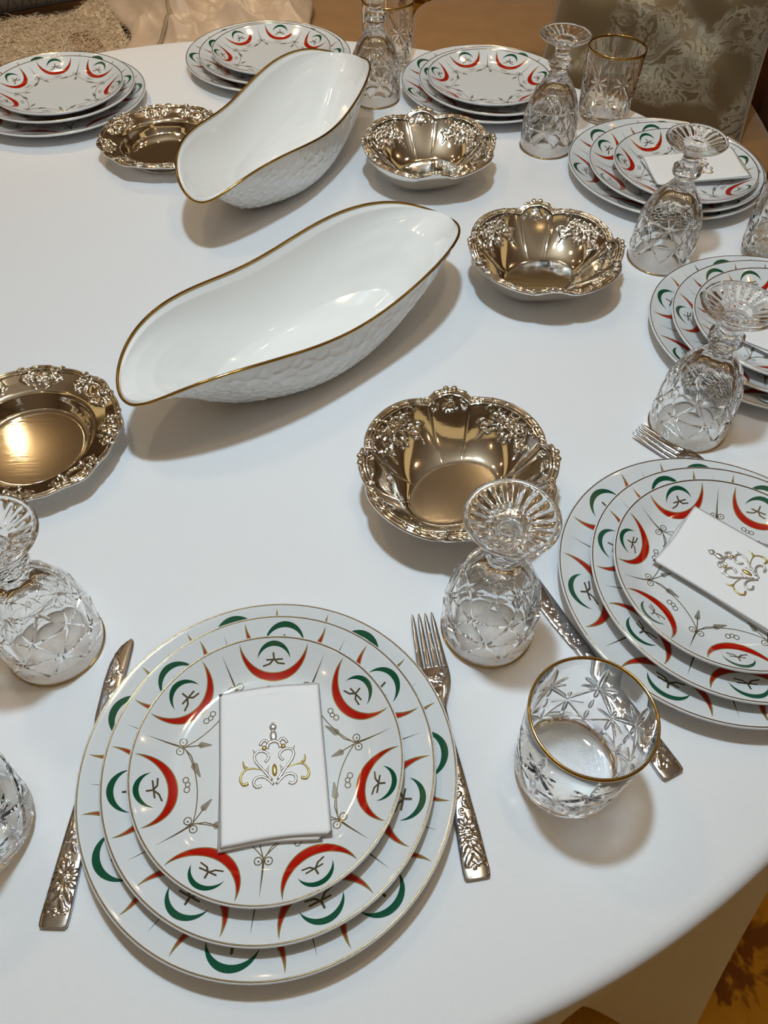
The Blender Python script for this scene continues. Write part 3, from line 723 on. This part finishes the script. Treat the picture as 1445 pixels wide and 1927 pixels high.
def put_dir(name, base, tip, z=.0004):
    return empty(name, (base[0], base[1], z), math.atan2(tip[1] - base[1], tip[0] - base[0]) - PI / 2)
for b_, t_, lb in (((-.2105, .0935), (-.2085, .3035), 'engraved steel knife with serrated blade, left of the front plates'),
                   ((.2185, .2030), (.1220, .3890), 'engraved steel knife, mostly hidden behind the goblet and short tumbler')):
    o = put_dir('table_knife', b_, t_); tag(o, lb, 'knife', 'engraved knives'); link('handle', KN[0], o); link('blade', KN[1], o)
for b_, t_, lb in (((.0695, .1290), (.0335, .3330), 'engraved steel fork right of the front plates'),
                   ((.4100, .4180), (.2560, .5520), 'steel fork whose tines peek out above the right plate stack, below a goblet')):
    o = put_dir('table_fork', b_, t_); tag(o, lb, 'fork', 'engraved forks'); link('handle', FK[0], o); link('head', FK[1], o)
    for t_ in FK[2]: link('tine', t_, o)

# ------------------------------------------------------------------ napkins
def napkin_layer(W, L, x0, y0, z0, thick, seed, skew=0.0, lift=0.0):
    n, k_ = 26, 36; u = np.linspace(-.5, .5, n); v = np.linspace(-.5, .5, k_)
    rg = np.random.default_rng(seed); f1, f2, f3 = rg.uniform(0, 6, 3)
    X = (u * W)[:, None] + x0 + skew * v[None]; Y = (v * L)[None] + y0 + .0012 * np.sin(u * 5 + f1)[:, None] + 0 * X
    Z = z0 + .0004 * np.sin(u * 9 + f1)[:, None] * np.sin(v * 7 + f2)[None] + lift * np.clip(-v - .2, 0, 1)[None] ** 2 * (u + .5)[:, None]
    ed = np.minimum(np.minimum(u + .5, .5 - u)[:, None] * W, np.minimum(v + .5, .5 - v)[None] * L)
    rd = np.clip(ed / .0012, 0, 1); rd = np.sqrt(1 - (1 - rd) ** 2)
    T = np.stack([X, Y, Z + thick * rd * .5], -1); B = np.stack([X, Y, Z - thick * rd * .5], -1)
    m = MB(); m.grid(T); m.grid(B)
    return m
UX = lambda pts, K_: [(p[0] * K_, p[1] * K_) for p in pts]
def embroidery(scale):
    K_ = 6.5e-5 * scale; ms, mg = MB(), MB()
    def tube(mm, pts, r0, r1):
        c = smoothcurve(UX(pts, K_), 5); q = np.linspace(0, 1, len(c)); rad = (r0 + (r1 - r0) * q) * scale * (1 + .10 * np.sin(np.arange(len(c)) * 1.9))
        mm.tube(np.column_stack([c, np.full(len(c), .0003)]), rad, 7, flat=.75)
    for sg in (-1, 1):
        F = lambda pts: [(sg * a, b) for a, b in pts]
        tube(ms, F([(30, -250), (110, -140), (190, -40), (215, 30), (185, 75), (130, 85), (70, 50), (65, -5), (100, -40)]), .0011, .0011)
        tube(ms, F([(12, -295), (90, -220), (160, -195), (215, -220), (225, -270), (190, -305), (145, -290)]), .0011, .0012)
        tube(ms, F([(80, -165), (75, -120), (60, -85)]), .0011, .0004); tube(ms, F([(200, 62), (215, 85), (228, 112)]), .0011, .0003)
        tube(ms, F([(58, 168), (90, 203), (128, 188), (148, 150)]), .0012, .0013)
        tube(mg, F([(140, -120), (230, -95), (310, -100), (355, -150), (368, -210), (335, -262), (282, -250)]), .0004, .0011)
        tube(mg, F([(300, -92), (330, -55), (336, -5)]), .0012, .0004)
        mg.ell((sg * 105 * K_, 118 * K_, .0004), (26 * K_, 28 * K_, .0010))
    tube(ms, [(-72, 105), (-58, 160), (0, 185), (58, 160), (72, 105)], .0013, .0013)
    ms.ell((0, 245 * K_, .0004), (42 * K_, 68 * K_, .0013)); ms.ell((0, 300 * K_, .0004), (18 * K_, 40 * K_, .0009)); ms.ell((0, 350 * K_, .0004), (42 * K_, 42 * K_, .0014))
    for a in (-.4, 0, .4): tube(ms, [(0, 380), (40 * math.sin(a), 405)], .0004, .0002)
    mg.ell((0, -140 * K_, .0004), (30 * K_, 72 * K_, .0012))
    return ms.mesh('silver_embroidery', TH_SILVER), mg.mesh('gold_embroidery', TH_GOLD)
EM = embroidery(1.0)
STM = MB()
for i in range(30): STM.ell((-.0345 + i * .00238, 0, 0), (.0008, .00022, .00025), 6, 4)
STM = STM.mesh('hem_stitching', NAPKIN)
naps = [(-.0760, .1990, 8, .075, .111, 'white napkin with silver and gold embroidery on the front plate stack'),
        (.2975, .3690, 50, .078, .115, 'white embroidered napkin lying diagonally on the right stack behind the short tumbler'),
        (.4380, .6910, -40, .075, .111, 'white napkin barely showing on the stack at the right edge, behind a goblet foot'),
        (.4110, 1.0230, 97, .074, .126, 'white napkin lying sideways with gold embroidery on the upper right stack')]
for i, (x, y, rz, W_, L_, lb) in enumerate(naps):
    o = empty('folded_napkin', (x, y, (.0246, .0270, .0276, .0300)[i]), math.radians(rz)); o.rotation_euler[0] = (0, 0, 0, -.055)[i]; tag(o, lb, 'napkin', 'embroidered napkins')
    napkin_layer(W_ * .93, L_ * .985, .0015, .0015, 0.0008, .0014, 10 + i, 0).obj('cloth_layer', NAPKIN, o)
    napkin_layer(W_ * .93, L_, -.002, -.0022, 0.0021, .0014, 20 + i, .002).obj('cloth_layer', NAPKIN, o)
    napkin_layer(W_, L_, .0008, .0, 0.0035, .0016, 30 + i, -.001, .012).obj('cloth_layer', NAPKIN, o)
    link('silver_embroidery', EM[0], o, (.002, .001, .0043)); link('gold_embroidery', EM[1], o, (.002, .001, .0043))
    link('hem_stitching', STM, o, (0, L_ * .5 - .0055, .0043), .03)

# ------------------------------------------------------------------ sofa corner behind the table
k = NT('brown_velvet'); co = k.coord(); nz = k.noise(14, 4, .6, co); c = k.mix(nz, rgb(.25, .125, .028), rgb(.40, .215, .06))
k.set(Base_Color=c, Roughness=.75, Sheen_Weight=.4); k.bump(k.noise(500, 2, .5, co), .15, .001); VELVET = k.m
def pad(size, nx=28, ny=28, p=.28, crown=.02, seed=0):
    """upholstered block centred on its footprint, base at z=0"""
    sx, sy, sz = size; u = np.linspace(0, 2 * PI, 72, endpoint=False); v = np.linspace(-PI / 2, PI / 2, 30)
    f_ = lambda c, e: np.sign(c) * np.abs(c) ** e
    X = np.outer(f_(np.cos(u), p), f_(np.cos(v), p)) * sx / 2; Y = np.outer(f_(np.sin(u), p), f_(np.cos(v), p)) * sy / 2
    Z = np.tile(f_(np.sin(v), p), (72, 1)) * sz / 2 + sz / 2
    Z = Z + crown * (np.cos(np.clip(X / sx * 2, -1, 1) * PI / 2) * np.cos(np.clip(Y / sy * 2, -1, 1) * PI / 2)) * (Z > sz * .5)
    m = MB(); m.grid(np.stack([X, Y, Z], -1), wu=True); return m
sofa = empty('corner_sofa', (0, 2.15, FZ)); tag(sofa, 'brown velvet corner sofa with loose seat cushions behind the table', 'sofa')
m = MB(); m.box((-1.9, -.50, .06), (.90, .62, .26)); m.obj('base_frame', VELVET, sofa)
for x, sx in ((-1.27, 1.25), (-.30, .68), (.475, .86)):
    o = pad((sx, 1.02, .17), crown=.02).obj('seat_cushion', VELVET, sofa); o.location = (x, .02, .262)
for x, sx in ((-1.27, 1.25), (-.30, .68), (.475, .86)):
    o = pad((sx, .20, .46), crown=0).obj('back_cushion', VELVET, sofa); o.location = (x, .62, .40)
SEAT = FZ + .262 + .17 + .019

# fur throw
k = NT('cream_fur'); nz = k.noise(11, 3, .6, k.coord()); k.set(Base_Color=k.mix(nz, rgb(.88, .73, .52), rgb(.96, .87, .72)), Roughness=.9, Sheen_Weight=.3); FUR = k.m
rg = np.random.default_rng(21)
nx, ny = 70, 60; 
def fz(x, y): return SEAT + .010 + .018 * np.sin(x * 7 + 1) * np.sin(y * 8) + .012 * np.sin(x * 17 + y * 11) + .03 * np.clip((y - 2.35) / .25, 0, 1)
def fur_xy(a, b):
    x = -1.72 + a * 1.03; y = 1.70 + b * (.52 + .60 * np.clip((x + 1.07), -.5, .5))
    return x - a * .46 * (y - 2.2), y
X, Y = fur_xy(*np.meshgrid(np.linspace(0, 1, nx), np.linspace(0, 1, ny), indexing='ij'))
T = np.stack([X, Y, fz(X, Y)], -1); m = MB(); m.grid(T); B = T.copy(); B[..., 2] -= .012; m.grid(B)
fur = empty('fur_throw', (0, 0, 0)); tag(fur, 'shaggy cream fur throw spread over the sofa seat at upper left', 'throw'); m.obj('backing', FUR, fur)
nb = 42000; bx, by = fur_xy(rg.uniform(0, 1, nb), rg.uniform(0, 1, nb)); bz = fz(bx, by)
an = rg.normal(-1.2, .9, nb); ln = rg.uniform(.018, .038, nb); wd = .0011
dx, dy = np.cos(an) * ln * .75, np.sin(an) * ln * .75
V = np.empty((nb, 5, 3)); px, py = -np.sin(an) * wd, np.cos(an) * wd
V[:, 0] = np.stack([bx - px, by - py, bz], -1); V[:, 1] = np.stack([bx + px, by + py, bz], -1)
hz = ln * rg.uniform(.2, .55, nb)
V[:, 2] = np.stack([bx + dx * .5 + px * .8, by + dy * .5 + py * .8, bz + hz * .8], -1); V[:, 3] = np.stack([bx + dx * .5 - px * .8, by + dy * .5 - py * .8, bz + hz * .8], -1)
V[:, 4] = np.stack([bx + dx, by + dy, bz + hz * .9], -1)
me = bpy.data.meshes.new('fur_pile'); me.materials.append(FUR)
idx = np.arange(nb) * 5; fs = [f_ for i in idx.tolist() for f_ in ((i, i + 1, i + 2, i + 3), (i + 3, i + 2, i + 4))]
me.from_pydata(V.reshape(-1, 3).tolist(), [], fs); tag(link('fur_pile', me, fur), kind='stuff')

# pillows
def pillow(w_, h_, d_, n=64, puff=.42, wr=0.0, seed=0):
    u = np.linspace(-1, 1, n); U, V = np.meshgrid(u, u, indexing='ij'); rg = np.random.default_rng(seed)
    e = np.clip((1 - U ** 2) * (1 - V ** 2), 0, 1) ** puff
    pin = 1 - .06 * (1 - np.abs(U) ** 2) * np.abs(V) ** 3; pin2 = 1 - .06 * (1 - np.abs(V) ** 2) * np.abs(U) ** 3
    W = 0 * U
    if wr:
        for _ in range(9):
            a, f_, p_ = rg.uniform(0, PI), rg.uniform(5, 13), rg.uniform(0, 6)
            W += np.sin((U * math.cos(a) + V * math.sin(a)) * f_ + p_ + 1.2 * np.sin(U * 3 + V * 2 + p_)) * wr / 4
        W *= e
    m = MB()
    for sg in (1, -1):
        m.grid(np.stack([U * w_ / 2 * pin2, V * h_ / 2 * pin, sg * (e * d_ / 2 + W * (sg > 0))], -1))
    ed = [(U[i, 0] * w_ / 2 * pin2[i, 0], -h_ / 2 * pin[i, 0], 0) for i in range(n)] + [(w_ / 2 * pin2[-1, i], V[-1, i] * h_ / 2 * pin[-1, i], 0) for i in range(n)]
    ed += [(U[i, -1] * w_ / 2 * pin2[i, -1], h_ / 2 * pin[i, -1], 0) for i in range(n - 1, -1, -1)] + [(-w_ / 2 * pin2[0, i], V[0, i] * h_ / 2 * pin[0, i], 0) for i in range(n - 1, 0, -1)]
    return m, np.array(ed)
def pose(o, base, right, up):
    """local x = right, local y = up the cushion, local z = its face"""
    r_ = Vector(right).normalized(); u_ = Vector(up); u_ = (u_ - r_ * u_.dot(r_)).normalized(); f_ = r_.cross(u_)
    o.matrix_world = Matrix(((r_.x, u_.x, f_.x, base[0]), (r_.y, u_.y, f_.y, base[1]), (r_.z, u_.z, f_.z, base[2]), (0, 0, 0, 1)))
k = NT('olive_damask'); co = k.coord(); mp = k.mapping(co, (1, 1, .15))
big = k.noise(6.0, 2, .5, mp, .5); sw = k.noise(19, 2, .5, mp, 3.2); fine = k.noise(60, 2, .5, mp, 1.0)
cl_ = k.ramp(big, [(0, (0, 0, 0)), (.47, (0, 0, 0)), (.52, (1, 1, 1)), (1, (1, 1, 1))])
lace = k.ramp(sw, [(0, (0, 0, 0)), (.42, (0, 0, 0)), (.45, (1, 1, 1)), (.56, (1, 1, 1)), (.59, (.35, .35, .35)), (1, (.8, .8, .8))])
msk = k.M('MULTIPLY', cl_, lace); mm_ = k.M('MULTIPLY', msk, k.M('MULTIPLY_ADD', fine, .5, .6), clamp=True)
k.set(Base_Color=k.mix(mm_, rgb(.18, .135, .07), rgb(.40, .365, .275)), Roughness=k.M('MULTIPLY_ADD', msk, .2, .42), Sheen_Weight=.3, Metallic=.15); k.bump(mm_, .6, .002); DAMASK = k.m
m, ed = pillow(.50, .54, .25, wr=.020, seed=4)
cu = empty('damask_cushion'); pose(cu, (.606, 1.980, -.085), (.90, -.34, 0), (.33, .42, .9)); tag(cu, 'olive gold damask cushion with pale floral scrolls leaning at upper right', 'cushion')
m.obj('cover', DAMASK, cu); m = MB(); m.tube(ed, .0035, 6, True); m.obj('piping', mat_simple('olive_piping', (.30, .24, .14), .6), cu)
k = NT('grey_lattice_weave'); co = k.coord(); sp = k.n('ShaderNodeSeparateXYZ'); k.l(co, sp.inputs[0])
fx = lambda s_: k.M('ABSOLUTE', k.M('SUBTRACT', k.M('FRACT', k.M('MULTIPLY', s_, 26.0)), .5))
ga = fx(k.M('ADD', sp.outputs[0], k.M('MULTIPLY', sp.outputs[1], .6))); gb = fx(k.M('SUBTRACT', sp.outputs[0], k.M('MULTIPLY', sp.outputs[1], .6)))
ln_ = k.M('LESS_THAN', k.M('MINIMUM', ga, gb), .055)
k.set(Base_Color=k.mix(ln_, rgb(.105, .09, .08), rgb(.035, .03, .028)), Roughness=.6, Sheen_Weight=.2); LATT = k.m
m, ed = pillow(.62, .46, .15, seed=2)
cu = empty('lattice_cushion'); pose(cu, (-1.13, 2.37, -.075), (.82, .52, .03), (-.25, .42, .9)); tag(cu, 'dark grey cushion with lattice pattern behind the fur throw at top left', 'cushion')
m.obj('cover', LATT, cu); m = MB(); m.tube(ed, .004, 6, True); m.obj('piping', mat_simple('black_piping', (.02, .018, .018), .6), cu)

# crumpled cream dust bag
k = NT('cream_satin'); nz = k.noise(8, 2, .5, k.coord()); k.set(Base_Color=k.mix(nz, rgb(.62, .47, .33), rgb(.76, .62, .48)), Roughness=.38, Sheen_Weight=.3); SATIN = k.m
n = 130; u = np.linspace(-1, 1, n); U, V = np.meshgrid(u, u, indexing='ij'); rg = np.random.default_rng(8)
W = 0 * U
for _ in range(16):
    a, f_, p_ = rg.uniform(0, PI), rg.uniform(3, 11), rg.uniform(0, 6)
    W += (1 - np.abs(np.sin((U * math.cos(a) + V * math.sin(a)) * f_ + p_ + 1.0 * np.sin(U * 2.3 * math.sin(p_) + V * 1.9)))) ** 1.5 * 2.6 / f_
e = np.clip((1 - np.abs(U) ** 3.2) * (1 - np.abs(V) ** 3.2), 0, 1) ** .45
bx = U * (.262 + .025 * np.sin(V * 5)) - .07 * V; by = V * .34 + .02 * np.sin(U * 6 + 1)
W = (W - W.min()) / (W.max() - W.min())
bz = e * (.022 + .125 * W ** 1.2)
m = MB(); m.grid(np.stack([bx, by, bz], -1)); m.grid(np.stack([bx, by, 0 * bz], -1))
bag = empty('cream_satin_bag', (-.485, 2.33, SEAT + .006)); bag.rotation_euler = (0, 0, .12); tag(bag, 'crumpled cream satin dust bag on the sofa behind the far plates', 'bag'); m.obj('bag_cloth', SATIN, bag)
def onbag(x, y):
    i = int(np.argmin((bx - x) ** 2 + (by - y) ** 2)); return bz.ravel()[i]
pts = smoothcurve([(-.17, -.26), (-.10, -.17), (-.10, -.06), (-.02, .04), (.03, .12), (.10, .16)], 10)
m = MB(); m.tube(np.array([(x, y, onbag(x, y) + .006) for x, y in pts]), .006, 8, flat=.4); m.obj('drawstring', mat_simple('taupe_cord', (.36, .27, .17), .6), bag)

# rattan armrest at the far right
k = NT('russet_rattan'); co = k.coord(); wv = k.n('ShaderNodeTexWave', wave_type='BANDS', bands_direction='Z'); wv.inputs['Scale'].default_value = 42; wv.inputs['Distortion'].default_value = 6; wv.inputs['Detail Scale'].default_value = 14; k.l(co, wv.inputs['Vector'])
k.set(Base_Color=k.mix(wv.outputs['Fac'], rgb(.055, .015, .006), rgb(.22, .075, .025)), Roughness=.55); k.bump(wv.outputs['Fac'], .6, .003); RATTAN = k.m
ch = empty('rattan_armchair', (1.18, 1.72, FZ)); tag(ch, 'dark red woven rattan armchair corner right of the damask cushion', 'armchair')
m = MB(); m.box((-.24, -.12, .0), (.42, .50, .70)); m.obj('woven_side', RATTAN, ch)
m = MB(); m.box((-.265, -.145, .70), (.44, .52, .735)); m.obj('top_rail', mat_simple('dark_mahogany', (.05, .015, .008), .4), ch)
